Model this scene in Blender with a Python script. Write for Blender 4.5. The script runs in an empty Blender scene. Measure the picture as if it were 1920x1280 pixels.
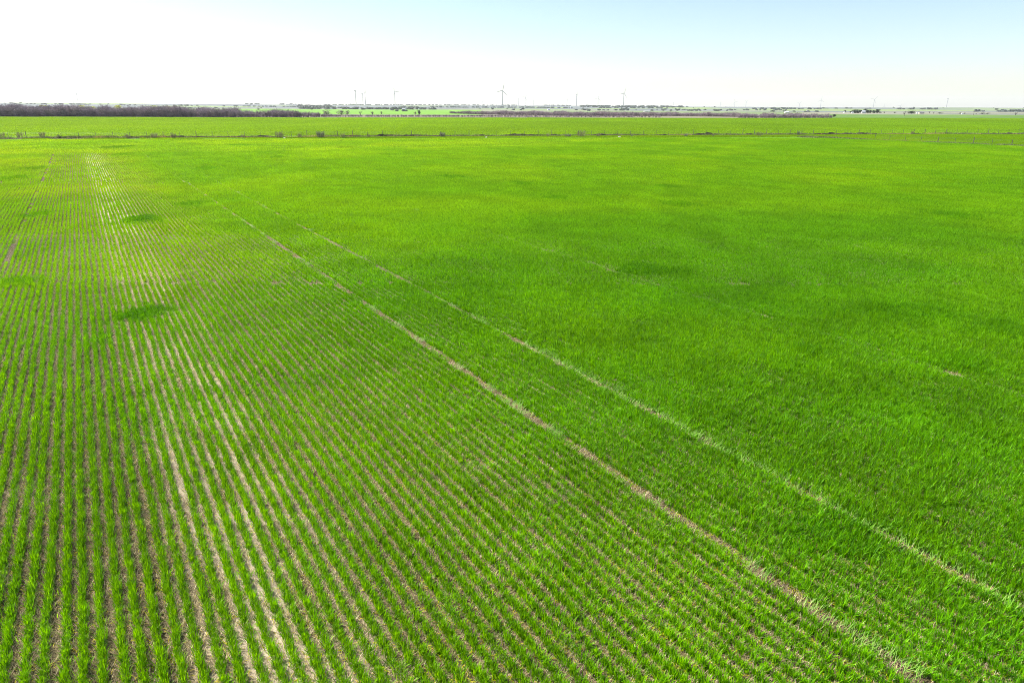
import bpy, math, random
import numpy as np
from mathutils import Vector, Matrix, Euler

rng = np.random.default_rng(7)
random.seed(7)
sc = bpy.context.scene
COL = sc.collection
R = math.radians

# ------------------------------------------------------------------ camera
H = 6.1                      # eye height of the drone above the crop field
F = 1280.0                   # focal length in photo pixels (1920 wide)
PITCH = R(18.94)
ROLL = R(0.19)
CAMROT = Matrix.Rotation(math.pi/2-PITCH, 3, 'X') @ Matrix.Rotation(ROLL, 3, 'Z')
cam = bpy.data.cameras.new("camera")
cam.lens = 24.0; cam.sensor_width = 36.0; cam.sensor_fit = 'HORIZONTAL'
cam.clip_start = 0.1; cam.clip_end = 60000
camo = bpy.data.objects.new("camera", cam)
camo.location = (0, 0, H)
camo.rotation_euler = CAMROT.to_euler()
COL.objects.link(camo); sc.camera = camo

def ray(px, py):
    return CAMROT @ Vector(((px-960)/F, -(py-640)/F, -1.0))
def ground_at(px, py, z=0.0):
    """where the sight line of a photo position meets the level z"""
    d = ray(px, py); t = (z-H)/d.z
    return Vector((d.x*t, d.y*t, z))
def horizon_y(px):
    lo, hi = 100., 300.
    for _ in range(40):
        m = (lo+hi)/2
        if ray(px, m).z > 0: lo = m
        else: hi = m
    return lo
def at_dist(px, Y, z=0.0):
    """ground point on the bearing of photo column px, Y metres ahead"""
    d = ray(px, horizon_y(px)); t = Y/d.y
    return Vector((d.x*t, Y, z))
def height_at(px, py, Y):
    """height of what is seen at that photo position, Y metres ahead"""
    d = ray(px, py)
    return H + d.z*Y/d.y

# rows run this much left of the view axis
TH = math.atan2(-ray(138, 198).x, ray(138, 198).y)
ROWD = np.array([-math.sin(TH), math.cos(TH)])
ROWN = np.array([math.cos(TH), math.sin(TH)])
def w_of(px, py):
    p = ground_at(px, py); return p.x*ROWN[0]+p.y*ROWN[1]

# ------------------------------------------------------------------ helpers
def tag(o, label=None, cat=None, group=None, kind=None):
    if label: o['label'] = label
    if cat: o['category'] = cat
    if group: o['group'] = group
    if kind: o['kind'] = kind
    return o

def link(name, mesh, mat=None, parent=None, loc=(0, 0, 0), rotz=0.0):
    o = bpy.data.objects.new(name, mesh)
    if mat is not None and mesh is not None and not mesh.materials: mesh.materials.append(mat)
    COL.objects.link(o); o.location = loc; o.rotation_euler = (0, 0, rotz)
    if parent is not None: o.parent = parent
    return o

def empty(name, loc, rotz=0.0):
    return link(name, None, loc=loc, rotz=rotz)

class MB:
    """collects simple shapes into one mesh"""
    def __init__(s): s.v = []; s.f = []; s.a = []
    def add(s, vs, fs, a=0.5):
        n = len(s.v); s.v += [tuple(p) for p in vs]; s.f += [tuple(i+n for i in q) for q in fs]
        s.a += [a]*len(vs)
    def box(s, x0, x1, y0, y1, z0, z1):
        s.add([(x0,y0,z0),(x1,y0,z0),(x1,y1,z0),(x0,y1,z0),(x0,y0,z1),(x1,y0,z1),(x1,y1,z1),(x0,y1,z1)],
              [(0,3,2,1),(4,5,6,7),(0,1,5,4),(1,2,6,5),(2,3,7,6),(3,0,4,7)])
    def tube(s, p, q, r0, r1, n=6, a=0.5, cap=True):
        p = Vector(p); q = Vector(q); d = (q-p).normalized()
        u = d.cross(Vector((0, 0, 1)) if abs(d.z) < .9 else Vector((1, 0, 0))).normalized(); w = d.cross(u)
        vs = []
        for c, r in ((p, r0), (q, r1)):
            for k in range(n):
                t = 2*math.pi*k/n; vs.append(c+u*(math.cos(t)*r)+w*(math.sin(t)*r))
        fs = [(k, (k+1) % n, n+(k+1) % n, n+k) for k in range(n)]
        if cap: fs += [tuple(range(n-1, -1, -1)), tuple(range(n, 2*n))]
        s.add(vs, fs, a)
    def strip(s, p, q, w, a=0.5):
        """thin flat twig from p to q"""
        p = Vector(p); q = Vector(q); d = (q-p)
        u = d.cross(Vector((random.uniform(-1,1), random.uniform(-1,1), random.uniform(-1,1))))
        if u.length < 1e-6: return
        u = u.normalized()*w/2
        s.add([p-u, p+u, q+u*.4, q-u*.4], [(0, 1, 2, 3)], a)
    def leaf(s, c, size, a=0.5):
        c = Vector(c)
        u = Vector((random.gauss(0,1), random.gauss(0,1), random.gauss(0,1))).normalized()
        w = u.cross(Vector((random.gauss(0,1), random.gauss(0,1), random.gauss(0,1)))).normalized()
        s.add([c-u*size, c+w*size*.6, c+u*size, c-w*size*.6], [(0, 1, 2, 3)], a)
    def mesh(s, name, mat=None):
        m = bpy.data.meshes.new(name); m.from_pydata(s.v, [], s.f); m.update()
        at = m.attributes.new('tint', 'FLOAT', 'POINT'); at.data.foreach_set('value', s.a)
        if mat: m.materials.append(mat)
        return m

def mesh_np(name, v, f, mat=None, tint=None):
    m = bpy.data.meshes.new(name)
    v = np.asarray(v, np.float32); f = np.asarray(f, np.int32)
    m.vertices.add(len(v)); m.vertices.foreach_set('co', v.ravel())
    k = f.shape[1]
    m.loops.add(f.size); m.loops.foreach_set('vertex_index', f.ravel())
    m.polygons.add(len(f)); m.polygons.foreach_set('loop_start', np.arange(0, f.size, k, dtype=np.int32))
    m.update(calc_edges=True)
    if tint is not None:
        a = m.attributes.new('tint', 'FLOAT', 'POINT'); a.data.foreach_set('value', np.asarray(tint, np.float32))
    if mat: m.materials.append(mat)
    return m

# smooth value noise for layout decisions
_perm = rng.random((256, 256)).astype(np.float32)
def vnoise(x, y):
    xi = np.floor(x).astype(int); yi = np.floor(y).astype(int)
    fx = x-xi; fy = y-yi
    fx = fx*fx*(3-2*fx); fy = fy*fy*(3-2*fy)
    g = lambda a, b: _perm[a & 255, b & 255]
    return (g(xi,yi)*(1-fx)+g(xi+1,yi)*fx)*(1-fy)+(g(xi,yi+1)*(1-fx)+g(xi+1,yi+1)*fx)*fy
def fbm(x, y, o=3):
    s = 0; a = .5; t = 0
    for k in range(o):
        s = s+a*vnoise(x*2**k+17.3*k, y*2**k+5.1*k); t += a; a *= .5
    return s/t
def sstep(a, b, x):
    t = np.clip((x-a)/(b-a), 0, 1); return t*t*(3-2*t)

# ------------------------------------------------------------------ materials
def newmat(name):
    m = bpy.data.materials.new(name); m.use_nodes = True
    nt = m.node_tree; nt.nodes.clear()
    out = nt.nodes.new('ShaderNodeOutputMaterial')
    return m, nt, out
def N(nt, t, **kw):
    n = nt.nodes.new(t)
    for k, v in kw.items(): setattr(n, k, v)
    return n
def ramp(nt, fac, stops):
    r = N(nt, 'ShaderNodeValToRGB'); e = r.color_ramp.elements
    while len(e) < len(stops): e.new(0.5)
    for el, (p, c) in zip(e, stops): el.position = p; el.color = (*c, 1)
    nt.links.new(fac, r.inputs[0]); return r.outputs[0]
def attr(nt, name, inst=False):
    a = N(nt, 'ShaderNodeAttribute', attribute_name=name)
    a.attribute_type = 'INSTANCER' if inst else 'GEOMETRY'
    return a
def mix(nt, a, b, fac, mode='MIX'):
    m = N(nt, 'ShaderNodeMix', data_type='RGBA', blend_type=mode)
    for s, v in ((m.inputs[0], fac), (m.inputs[6], a), (m.inputs[7], b)):
        if isinstance(v, bpy.types.NodeSocket): nt.links.new(v, s)
        elif isinstance(v, (int, float)): s.default_value = v
        else: s.default_value = (*v, 1)
    return m.outputs[2]
def noise(nt, vec, scale, detail=4, rough=.6):
    n = N(nt, 'ShaderNodeTexNoise'); n.inputs['Scale'].default_value = scale
    n.inputs['Detail'].default_value = detail; n.inputs['Roughness'].default_value = rough
    if vec is not None: nt.links.new(vec, n.inputs['Vector'])
    return n.outputs['Fac']
def simple(name, col, rough=.7, spec=.3, var=.25, scale=3.0, metallic=0):
    m, nt, out = newmat(name)
    b = N(nt, 'ShaderNodeBsdfPrincipled')
    tc = N(nt, 'ShaderNodeTexCoord')
    f = noise(nt, tc.outputs['Object'], scale)
    c = ramp(nt, f, [(.3, [x*(1-var) for x in col]), (.7, [min(1, x*(1+var)) for x in col])])
    nt.links.new(c, b.inputs['Base Color'])
    b.inputs['Roughness'].default_value = rough; b.inputs['Specular IOR Level'].default_value = spec
    b.inputs['Metallic'].default_value = metallic
    nt.links.new(b.outputs[0], out.inputs[0]); return m

def leafmat(name, dark, light, yellow, trans=.5, rough=.45, spec=.35, yellow_at=.9, tcol=(1.0, 1.0, .6), inst=True):
    """thin leaf: diffuse + gloss on the face, light coming through from behind"""
    m, nt, out = newmat(name)
    t = attr(nt, 'tint').outputs['Fac']; tone = attr(nt, 'tone', True)
    c = ramp(nt, t, [(0, dark), (yellow_at-.08, light), (yellow_at, yellow), (1, [x*1.25 for x in yellow])])
    if inst: c = mix(nt, c, tone.outputs['Color'], 1.0, 'MULTIPLY')
    b = N(nt, 'ShaderNodeBsdfPrincipled'); nt.links.new(c, b.inputs['Base Color'])
    b.inputs['Roughness'].default_value = rough; b.inputs['Specular IOR Level'].default_value = spec
    tr = N(nt, 'ShaderNodeBsdfTranslucent')
    tc = mix(nt, c, tcol, 1.0, 'MULTIPLY'); nt.links.new(tc, tr.inputs[0])
    ms = N(nt, 'ShaderNodeMixShader'); ms.inputs[0].default_value = trans
    nt.links.new(b.outputs[0], ms.inputs[1]); nt.links.new(tr.outputs[0], ms.inputs[2])
    nt.links.new(ms.outputs[0], out.inputs[0]); return m

M_WHEAT = leafmat('wheat_leaf', (.028,.125,.001), (.168,.48,.001), (.29,.36,.010), trans=.5, tcol=(1.45, 1.15, .3), spec=.12, rough=.5)
M_FLAT = leafmat('flattened_leaf', (.09,.23,.02), (.20,.34,.055), (.38,.33,.15), trans=.25, rough=.55, spec=.2)
M_STRAW = leafmat('dry_straw', (.12,.095,.045), (.48,.41,.235), (.70,.63,.45), trans=.15, rough=.6)
M_DRY = leafmat('dry_weed', (.12,.10,.055), (.32,.26,.15), (.42,.36,.22), trans=.2, rough=.7)
M_VERGE = leafmat('verge_grass', (.045,.085,.02), (.13,.17,.055), (.36,.29,.16), trans=.3, rough=.7, yellow_at=.6)
M_TWIG = leafmat('bare_twig', (.165,.128,.145), (.31,.25,.275), (.38,.32,.33), trans=.0, rough=.8, spec=.1)
M_DARKLEAF = leafmat('dark_leaf', (.012,.028,.012), (.035,.07,.03), (.06,.09,.04), trans=.2, rough=.5, inst=False)
M_PALELEAF = leafmat('pale_leaf', (.20,.24,.07), (.40,.42,.15), (.50,.50,.22), trans=.45, rough=.5, inst=False)
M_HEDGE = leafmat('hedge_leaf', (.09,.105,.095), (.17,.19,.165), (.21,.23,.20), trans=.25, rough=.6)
M_GREYLEAF = leafmat('grey_leaf', (.09,.10,.07), (.18,.19,.135), (.23,.23,.17), trans=.25, rough=.6, inst=False)
M_SHRUB = leafmat('dead_shrub', (.07,.065,.04), (.19,.17,.10), (.26,.23,.14), trans=.2, rough=.7, inst=False)
M_TREETWIG = leafmat('tree_twig', (.075,.06,.062), (.14,.115,.118), (.17,.14,.145), trans=.0, rough=.8, spec=.1, inst=False)
M_BARK = simple('bark', (.10,.08,.065), .9, .1)
M_WOOD = simple('weathered_post_wood', (.13,.115,.095), .9, .1)
M_STEEL = simple('dark_steel', (.12,.115,.11), .6, .3, metallic=.6)
M_WIRE = simple('galvanised_wire', (.30,.30,.30), .5, .4, metallic=.8)
M_TURB = simple('turbine_backlit_grey', (.26,.27,.29), .4, .4, var=.04)  # darkened grey, the shade of backlit turbines put into the colour
M_WALL = simple('white_board_wall', (.74,.73,.70), .7, .3, var=.06)
M_TANWALL = simple('tan_wall', (.48,.42,.35), .8, .2, var=.1)
M_ROOF = simple('grey_shingle_roof', (.16,.155,.16), .85, .2)
M_TIN = simple('pale_tin_roof', (.66,.67,.69), .35, .5, var=.06, metallic=.3)
M_GLASS = simple('window_pane', (.03,.035,.045), .1, .6, var=.1)
M_DOOR = simple('door_paint', (.20,.10,.07), .6, .3)
M_STONE = simple('pale_stone', (.55,.53,.49), .9, .2)

# ------------------------------------------------------------------ terrain
def hills(x, y):
    r = np.hypot(x, y); b = np.arctan2(x, y)
    top = np.interp(np.degrees(b), [-60, -37, -31, -24, -12, 0, 10, 14, 22, 36, 60],
                    [17, 18, 17.0, 15.5, 13.5, 13.2, 12.0, 10.0, 9.0, 9.0, 9.0])
    und = (fbm(b*26+3, r/900.0, 3)-.5)
    z = sstep(2000, 3900, r)*(top+und*2.2)
    z = z+sstep(520, 1200, r)*(fbm(x/420.0, y/420.0, 3)-.5)*2.0
    return np.where(y > 0, z, sstep(520, 1200, r)*2*(fbm(x/420.0, y/420.0, 3)-.5))
def hz(x, y): return float(hills(np.array([x]), np.array([y]))[0])

def far_color(x, y):
    """what grows where beyond the crop: pasture, wheat fields, brush (patches with their own outlines)"""
    r = np.hypot(x, y); bdeg = np.degrees(np.arctan2(x, y))
    past = np.array([.17,.19,.115]); green = np.array([.12,.25,.03]); brush = np.array([.11,.125,.125])
    tan = np.array([.175,.175,.125]); blueg = np.array([.10,.17,.05])
    n1 = fbm(x/260+9, y/260, 3)[..., None]; n2 = fbm(x/700, y/700+40, 3)[..., None]; n3 = fbm(x/60+3, y/60, 2)[..., None]
    c = past*(0.75+.5*n3)
    c = np.where(n2 > .55, tan*(0.8+.4*n3), c)
    c = np.where((n1 > .57) & (r[..., None] > 900), brush*(0.7+.6*n3), c)
    # green wheat strips between the thickets, seen beyond the gap
    k = ((bdeg > -20) & (bdeg < -2.5) & (y > 560) & (y < 1500))[..., None]
    c = np.where(k, green*(0.85+.3*n3), c)
    k = ((bdeg > -30) & (bdeg < -13) & (y > 700) & (y < 1500))[..., None]
    c = np.where(k, green*(0.85+.3*n3), c)
    k = ((bdeg > 3) & (bdeg < 22) & (y > 520) & (y < 1300))[..., None]
    c = np.where(k, (blueg*.5+past*.5)*(0.85+.3*n3), c)
    k = ((bdeg > 20) & (y > 440) & (y < 720))[..., None]
    c = np.where(k, np.array([.085,.155,.03])*(0.8+.4*n3), c)
    k = ((y > 405) & (y < 575) & (bdeg < 20))[..., None]
    c = np.where(k, np.array([.15,.135,.095])*(0.7+.6*n3), c)
    # hills: brush turned blue grey, haze painted into the ground colour
    hb = sstep(1500, 2600, r)[..., None]
    c = c*(1-hb)+hb*(brush*(.8+.5*n1)+.02*(n3-.5))
    g2 = ((r > 1700) & (fbm(x/350+70, y/350, 2) > .62))[..., None]
    c = np.where(g2, np.array([.16,.22,.08]), c)
    return c

def build_ground():
    az = np.concatenate([np.arange(-180, -60, 6.0), np.arange(-60, 60, 0.25), np.arange(60, 180, 6.0)])
    rr = np.concatenate([[1.0, 4, 8, 15, 30, 60, 100, 160, 240, 330, 400], np.geomspace(430, 12000, 150)])
    A, RR = np.meshgrid(np.radians(az), rr)
    x = np.sin(A)*RR; y = np.cos(A)*RR
    z = hills(x, y)
    v = np.stack([x, y, z], -1).reshape(-1, 3)
    na = len(az); nr = len(rr)
    i, j = np.meshgrid(np.arange(nr-1), np.arange(na), indexing='ij'); j2 = (j+1) % na
    f = np.stack([i*na+j, i*na+j2, (i+1)*na+j2, (i+1)*na+j], -1).reshape(-1, 4)[:, ::-1]
    v = np.vstack([v, [[0, 0, 0]]])
    m = bpy.data.meshes.new('ground')
    faces = f.tolist()+[(len(v)-1, (k+1) % na, k) for k in range(na)]
    m.from_pydata(v.tolist(), [], faces); m.update()
    m.polygons.foreach_set('use_smooth', [True]*len(m.polygons))
    c = np.vstack([far_color(x, y).reshape(-1, 3), [[.2, .15, .1]]])
    ca = m.color_attributes.new('cover', 'FLOAT_COLOR', 'POINT')
    ca.data.foreach_set('color', np.hstack([c, np.ones((len(c), 1))]).astype(np.float32).ravel())
    mat, nt, out = newmat('field_soil')
    geo = N(nt, 'ShaderNodeNewGeometry'); pos = geo.outputs['Position']
    mp = N(nt, 'ShaderNodeMapping', vector_type='POINT'); mp.inputs['Rotation'].default_value = (0, 0, -TH)
    nt.links.new(pos, mp.inputs[0])                      # x across the rows, y along them
    rowv = mp.outputs[0]
    st = N(nt, 'ShaderNodeMapping'); st.inputs['Scale'].default_value = (1.0, .30, 1); nt.links.new(rowv, st.inputs[0])
    streak = noise(nt, st.outputs[0], 1.5, 5, .65)
    fine = noise(nt, pos, 38, 6, .75)
    base = ramp(nt, fine, [(.34, (.018,.014,.007)), (.48, (.11,.088,.045)), (.62, (.31,.26,.14)), (.76, (.58,.51,.33))])
    # pale chaff in a band of rows
    sep = N(nt, 'ShaderNodeSeparateXYZ'); nt.links.new(rowv, sep.inputs[0])
    band = N(nt, 'ShaderNodeMapRange', interpolation_type='SMOOTHSTEP'); nt.links.new(sep.outputs[0], band.inputs[0])
    band.inputs[1].default_value = -.1; band.inputs[2].default_value = .5
    band2 = N(nt, 'ShaderNodeMapRange', interpolation_type='SMOOTHSTEP'); nt.links.new(sep.outputs[0], band2.inputs[0])
    band2.inputs[1].default_value = 2.6; band2.inputs[2].default_value = 1.3
    mb = N(nt, 'ShaderNodeMath', operation='MULTIPLY'); nt.links.new(band.outputs[0], mb.inputs[0]); nt.links.new(band2.outputs[0], mb.inputs[1])
    sr = N(nt, 'ShaderNodeMapRange', interpolation_type='SMOOTHSTEP'); nt.links.new(streak, sr.inputs[0])
    sr.inputs[1].default_value = .36; sr.inputs[2].default_value = .60
    mm = N(nt, 'ShaderNodeMath', operation='MULTIPLY'); nt.links.new(mb.outputs[0], mm.inputs[0]); nt.links.new(sr.outputs[0], mm.inputs[1])
    m2 = N(nt, 'ShaderNodeMath', operation='MULTIPLY'); nt.links.new(mm.outputs[0], m2.inputs[0]); m2.inputs[1].default_value = .5
    base = mix(nt, base, (.70,.62,.52), m2.outputs[0])
    # wheel rut on the left, the neighbouring row's shade painted dark into its soil
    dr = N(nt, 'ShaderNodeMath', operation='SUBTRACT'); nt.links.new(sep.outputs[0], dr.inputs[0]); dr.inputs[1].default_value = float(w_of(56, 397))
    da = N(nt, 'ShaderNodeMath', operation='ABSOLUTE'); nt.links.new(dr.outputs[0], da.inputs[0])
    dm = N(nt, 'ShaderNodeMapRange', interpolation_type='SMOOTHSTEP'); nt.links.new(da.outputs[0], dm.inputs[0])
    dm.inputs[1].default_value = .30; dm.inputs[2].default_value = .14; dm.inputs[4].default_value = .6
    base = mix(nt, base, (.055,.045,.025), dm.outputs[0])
    big = noise(nt, pos, .55, 3)
    base = mix(nt, base, ramp(nt, big, [(.35, (.72,.70,.70)), (.65, (1.1,1.05,1.0))]), 1.0, 'MULTIPLY')
    # far cover
    ln = N(nt, 'ShaderNodeVectorMath', operation='LENGTH'); nt.links.new(pos, ln.inputs[0])
    fr = N(nt, 'ShaderNodeMapRange'); nt.links.new(ln.outputs['Value'], fr.inputs[0])
    fr.inputs[1].default_value = 418; fr.inputs[2].default_value = 440
    nr_ = N(nt, 'ShaderNodeMapRange'); nt.links.new(ln.outputs['Value'], nr_.inputs[0])
    nr_.inputs[1].default_value = 35; nr_.inputs[2].default_value = 85
    cl = N(nt, 'ShaderNodeMapRange', interpolation_type='SMOOTHSTEP'); nt.links.new(sep.outputs[0], cl.inputs[0])
    cl.inputs[1].default_value = 3.5; cl.inputs[2].default_value = 8.0
    ny = N(nt, 'ShaderNodeMath', operation='MULTIPLY'); nt.links.new(nr_.outputs[0], ny.inputs[0]); nt.links.new(cl.outputs[0], ny.inputs[1])
    n3 = N(nt, 'ShaderNodeMapRange'); nt.links.new(ln.outputs['Value'], n3.inputs[0]); n3.inputs[1].default_value = 118; n3.inputs[2].default_value = 140
    nm = N(nt, 'ShaderNodeMath', operation='MAXIMUM'); nt.links.new(ny.outputs[0], nm.inputs[0]); nt.links.new(n3.outputs[0], nm.inputs[1])
    base = mix(nt, base, (.085,.21,.006), nm.outputs[0])   # under the closed far crop: green litter and stems
    cov = attr(nt, 'cover').outputs['Color']
    fn = noise(nt, pos, .05, 5, .7)
    cov = mix(nt, cov, ramp(nt, fn, [(.3, (.7,.7,.7)), (.7, (1.25,1.25,1.25))]), 1.0, 'MULTIPLY')
    colr = mix(nt, base, cov, fr.outputs[0])
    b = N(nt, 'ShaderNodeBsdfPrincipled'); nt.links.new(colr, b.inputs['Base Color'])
    b.inputs['Roughness'].default_value = .95; b.inputs['Specular IOR Level'].default_value = .1
    bp = N(nt, 'ShaderNodeBump'); bp.inputs['Strength'].default_value = .7; bp.inputs['Distance'].default_value = .03
    nt.links.new(fine, bp.inputs['Height']); nt.links.new(bp.outputs[0], b.inputs['Normal'])
    nt.links.new(b.outputs[0], out.inputs[0])
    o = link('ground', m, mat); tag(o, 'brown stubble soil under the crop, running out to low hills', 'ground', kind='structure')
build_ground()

# ------------------------------------------------------------------ blades
def blades(L, n, wsd, h, bw, seed, lean=(.1, .75), yellow=0.1, segs=3, box=None, dirbias=None, droop=1.0, tints=(0, .8)):
    """a tuft row: n tapering curved leaves rooted along L; returns verts, quads, tint"""
    g = np.random.default_rng(seed)
    if box is None:
        npl = max(4, int(L/.034)); pl = ((np.arange(npl)+g.uniform(-.1, 1.1, npl))/npl-.5)*L; pk = g.integers(0, npl, n); plx = g.normal(0, wsd*.55, npl)
        px = plx[pk]+g.normal(0, wsd*.8, n); py = pl[pk]+g.normal(0, .010, n)
    else:
        px = g.uniform(-box[0]/2, box[0]/2, n); py = g.uniform(-box[1]/2, box[1]/2, n)
    az = g.uniform(0, 2*np.pi, n)
    if dirbias is not None: az = g.normal(dirbias, .45, n)
    ln = g.uniform(*lean, n); hh = h*g.uniform(.6, 1.12, n); ww = bw*g.uniform(.7, 1.25, n)
    tint = g.uniform(tints[0], tints[1], n)
    if box is None: pv = g.uniform(.72, 1.15, npl); hh = hh*pv[pk]; tint = np.clip(tint+g.uniform(-.15, .15, npl)[pk], 0, .8)
    ye = g.random(n) < yellow
    tint[ye] = g.uniform(.93, 1.0, ye.sum()); hh[ye] *= .6; ln[ye] = g.uniform(.7, 1.35, ye.sum())
    px[ye] *= 1.9
    d = np.stack([np.cos(az), np.sin(az), np.zeros(n)], -1)
    side = np.stack([-np.sin(az), np.cos(az), np.zeros(n)], -1)
    tw = g.uniform(-.8, .8, n)
    vs = []; fr = np.linspace(0, 1, segs+1)
    p = np.stack([px, py, np.zeros(n)], -1); ang = ln*.45
    for k in range(segs+1):
        if k > 0:
            ang = ang+ln*droop*.62/segs*2*(.5+fr[k])
            st = (hh/segs)[:, None]
            p = p+st*(d*np.sin(ang)[:, None]+np.array([0, 0, 1.])*np.cos(ang)[:, None])
            p[:, 2] = np.maximum(p[:, 2], .01)
        wf = [.7, 1.0, .8, .12][k] if segs == 3 else np.interp(fr[k], [0, .4, 1], [.75, 1, .15])
        t2 = tw*fr[k]
        sd = side*np.cos(t2)[:, None]+np.array([0, 0, 1.])*np.sin(t2)[:, None]
        vs.append(p-sd*(ww*wf/2)[:, None]); vs.append(p+sd*(ww*wf/2)[:, None])
    V = np.stack(vs, 1)                                  # n, 2(segs+1), 3
    nv = 2*(segs+1); base = (np.arange(n)*nv)[:, None]
    f = np.concatenate([base+np.array([[2*k, 2*k+1, 2*k+3, 2*k+2]]) for k in range(segs)], 0)
    T = np.repeat(tint[:, None], nv, 1)
    return V.reshape(-1, 3), f, T.reshape(-1)

def variant(coll, name, mat, **kw):
    v, f, t = blades(**kw); m = mesh_np(name, v, f, mat, t)
    m.polygons.foreach_set('use_smooth', [True]*len(m.polygons))
    o = bpy.data.objects.new(name, m); coll.objects.link(o); return o

def scatter(name, coll, mat, pts, rot, scl, idx, tone):
    """one object whose geometry nodes put the small meshes of coll on its points"""
    m = bpy.data.meshes.new(name)
    pts = np.asarray(pts, np.float32); n = len(pts)
    m.vertices.add(n); m.vertices.foreach_set('co', pts.ravel())
    for nm, ty, key, dat in (('rot', 'FLOAT_VECTOR', 'vector', rot), ('scl', 'FLOAT_VECTOR', 'vector', scl),
                             ('idx', 'INT', 'value', idx), ('tone', 'FLOAT_COLOR', 'color', None)):
        a = m.attributes.new(nm, ty, 'POINT')
        if nm == 'tone':
            a.data.foreach_set('color', np.hstack([tone, np.ones((n, 1))]).astype(np.float32).ravel())
        elif ty == 'INT': a.data.foreach_set(key, np.asarray(dat, np.int32))
        else: a.data.foreach_set(key, np.asarray(dat, np.float32).ravel())
    if mat: m.materials.append(mat)
    o = link(name, m)
    ng = bpy.data.node_groups.new(name, 'GeometryNodeTree')
    ng.interface.new_socket('Geometry', in_out='INPUT', socket_type='NodeSocketGeometry')
    ng.interface.new_socket('Geometry', in_out='OUTPUT', socket_type='NodeSocketGeometry')
    gi = ng.nodes.new('NodeGroupInput'); go = ng.nodes.new('NodeGroupOutput')
    ip = ng.nodes.new('GeometryNodeInstanceOnPoints'); ci = ng.nodes.new('GeometryNodeCollectionInfo')
    ci.inputs[0].default_value = coll; ci.inputs[1].default_value = True; ci.inputs[2].default_value = True
    def na(nm, ty):
        q = ng.nodes.new('GeometryNodeInputNamedAttribute'); q.data_type = ty; q.inputs[0].default_value = nm
        return next(s for s in q.outputs if s.enabled and s.name == 'Attribute')
    L = ng.links.new
    L(gi.outputs[0], ip.inputs['Points']); L(ci.outputs[0], ip.inputs['Instance'])
    ip.inputs['Pick Instance'].default_value = True
    L(na('idx', 'INT'), ip.inputs['Instance Index'])
    L(na('rot', 'FLOAT_VECTOR'), ip.inputs['Rotation']); L(na('scl', 'FLOAT_VECTOR'), ip.inputs['Scale'])
    L(ip.outputs[0], go.inputs[0])
    md = o.modifiers.new('scatter', 'NODES'); md.node_group = ng
    return o

def frustum_mask(x, y, margin=3.5):
    return (np.abs(x) < y*.86+margin) & (y > 4.5)

# ------------------------------------------------------------------ the crop in rows
SP = .19
fl = ground_at(0, 262); fr_ = ground_at(1500, 257.5)        # near edge of the verge along the fence
f2r = ground_at(1920, 275)                                  # second fence, on the right
def fence_y(x):
    """distance ahead of the crop's far edge on the line x"""
    a = fl.y+(x-fl.x)*(fr_.y-fl.y)/(fr_.x-fl.x)
    b = fr_.y+(x-fr_.x)*(f2r.y-fr_.y)/(f2r.x-fr_.x)
    return np.where(x < fr_.x, a, b)

PATCH = [(265,592,48,17),(268,412,36,8),(360,383,28,5),(65,316,22,4),(62,405,22,6),(40,527,60,10),(20,335,26,5),(183,640,16,18),
         (845,333,22,3.5),(978,346,22,4),(1270,385,36,6),(1250,351,22,3),(1778,405,42,8),(1040,373,22,3.5),(390,317,24,4),(225,266,12,1.5),
         (222,277,12,1.5),(230,290,14,2),(460,273,18,1.5),(520,296,14,3),(1215,508,60,14),(1800,680,70,26),(1580,543,22,7),
         (1500,660,36,14),(1600,330,30,3),(1590,1000,150,40),(1700,590,120,30),(1880,620,60,25)]
PW = []
for i, (px, py, rx, ry) in enumerate(PATCH):
    c = ground_at(px, py); ex = abs(ground_at(px+rx, py).x-c.x)
    ey = abs(ground_at(px, py-ry).y-ground_at(px, py+ry).y)/2
    PW.append((c.x, c.y, ex, ey, (.78 if i in (0, 1) else .4 if i == 7 else .65 if i < 20 else .4)))

TRA = [(w_of(870,700), .10, .9), (w_of(1400,870), .105, .85), (w_of(1498,617), .14, .60), (w_of(56,397), .085, .78),
       (w_of(1469,440), .16, .4), (w_of(1384,314), .16, .4)]
def track(w, u):
    """how much a wheel track has beaten the crop down here"""
    s = np.zeros_like(w)
    for k, (c, hw, st) in enumerate(TRA):
        ww = w+.05*(vnoise(u*.6+k*31, np.full_like(u, 3.3))-.5)*2
        s = np.maximum(s, st*np.exp(-((ww-c)/hw)**4)*(.8+.3*vnoise(u*.8+k*13, np.full_like(u, 8.))))
    return np.clip(s, 0, 1)
def patch(x, y):
    s = np.zeros_like(x)
    wob = .35+1.3*fbm(x*1.5, y*1.5, 3)
    for cx, cy, ex, ey, st in PW:
        q = np.sqrt(((x-cx)/ex)**2+((y-cy)/ey)**2)*wob
        s = np.maximum(s, st*(1-sstep(.35, 1.15, q)))
    return s
W_CLOSE = w_of(870, 700)

def tone_of(x, y, w, u):
    big = fbm(x/7.0, y/9.0, 3)[:, None]; mid = fbm(x/1.6+50, y/1.6, 2)[:, None]
    yel = np.array([1.32, 1.06, .9]); drk = np.array([.62, .76, 1.05])
    t = np.ones((len(x), 3))
    k = np.clip((big-.36)*2.6, 0, 1)
    t = drk*(1-k)*.5+t*.5*(1-k)+k*(yel*.5+t*.5)
    # crop left of the first track gets a yellower tone
    young = (1-sstep(W_CLOSE-3.0, W_CLOSE+1.5, w))[:, None]
    t = t*(1+young*np.array([.30, .12, -.05]))
    t = t*(.80+.40*mid)
    fy = sstep(14, 70, y)[:, None]                     # far leaves tinted lighter and yellower, backlit sun glow painted into their tone
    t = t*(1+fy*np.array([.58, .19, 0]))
    p = patch(x, y)[:, None]
    t = t*(1-p)+p*t*np.array([.36, .60, .95])
    return t

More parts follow.
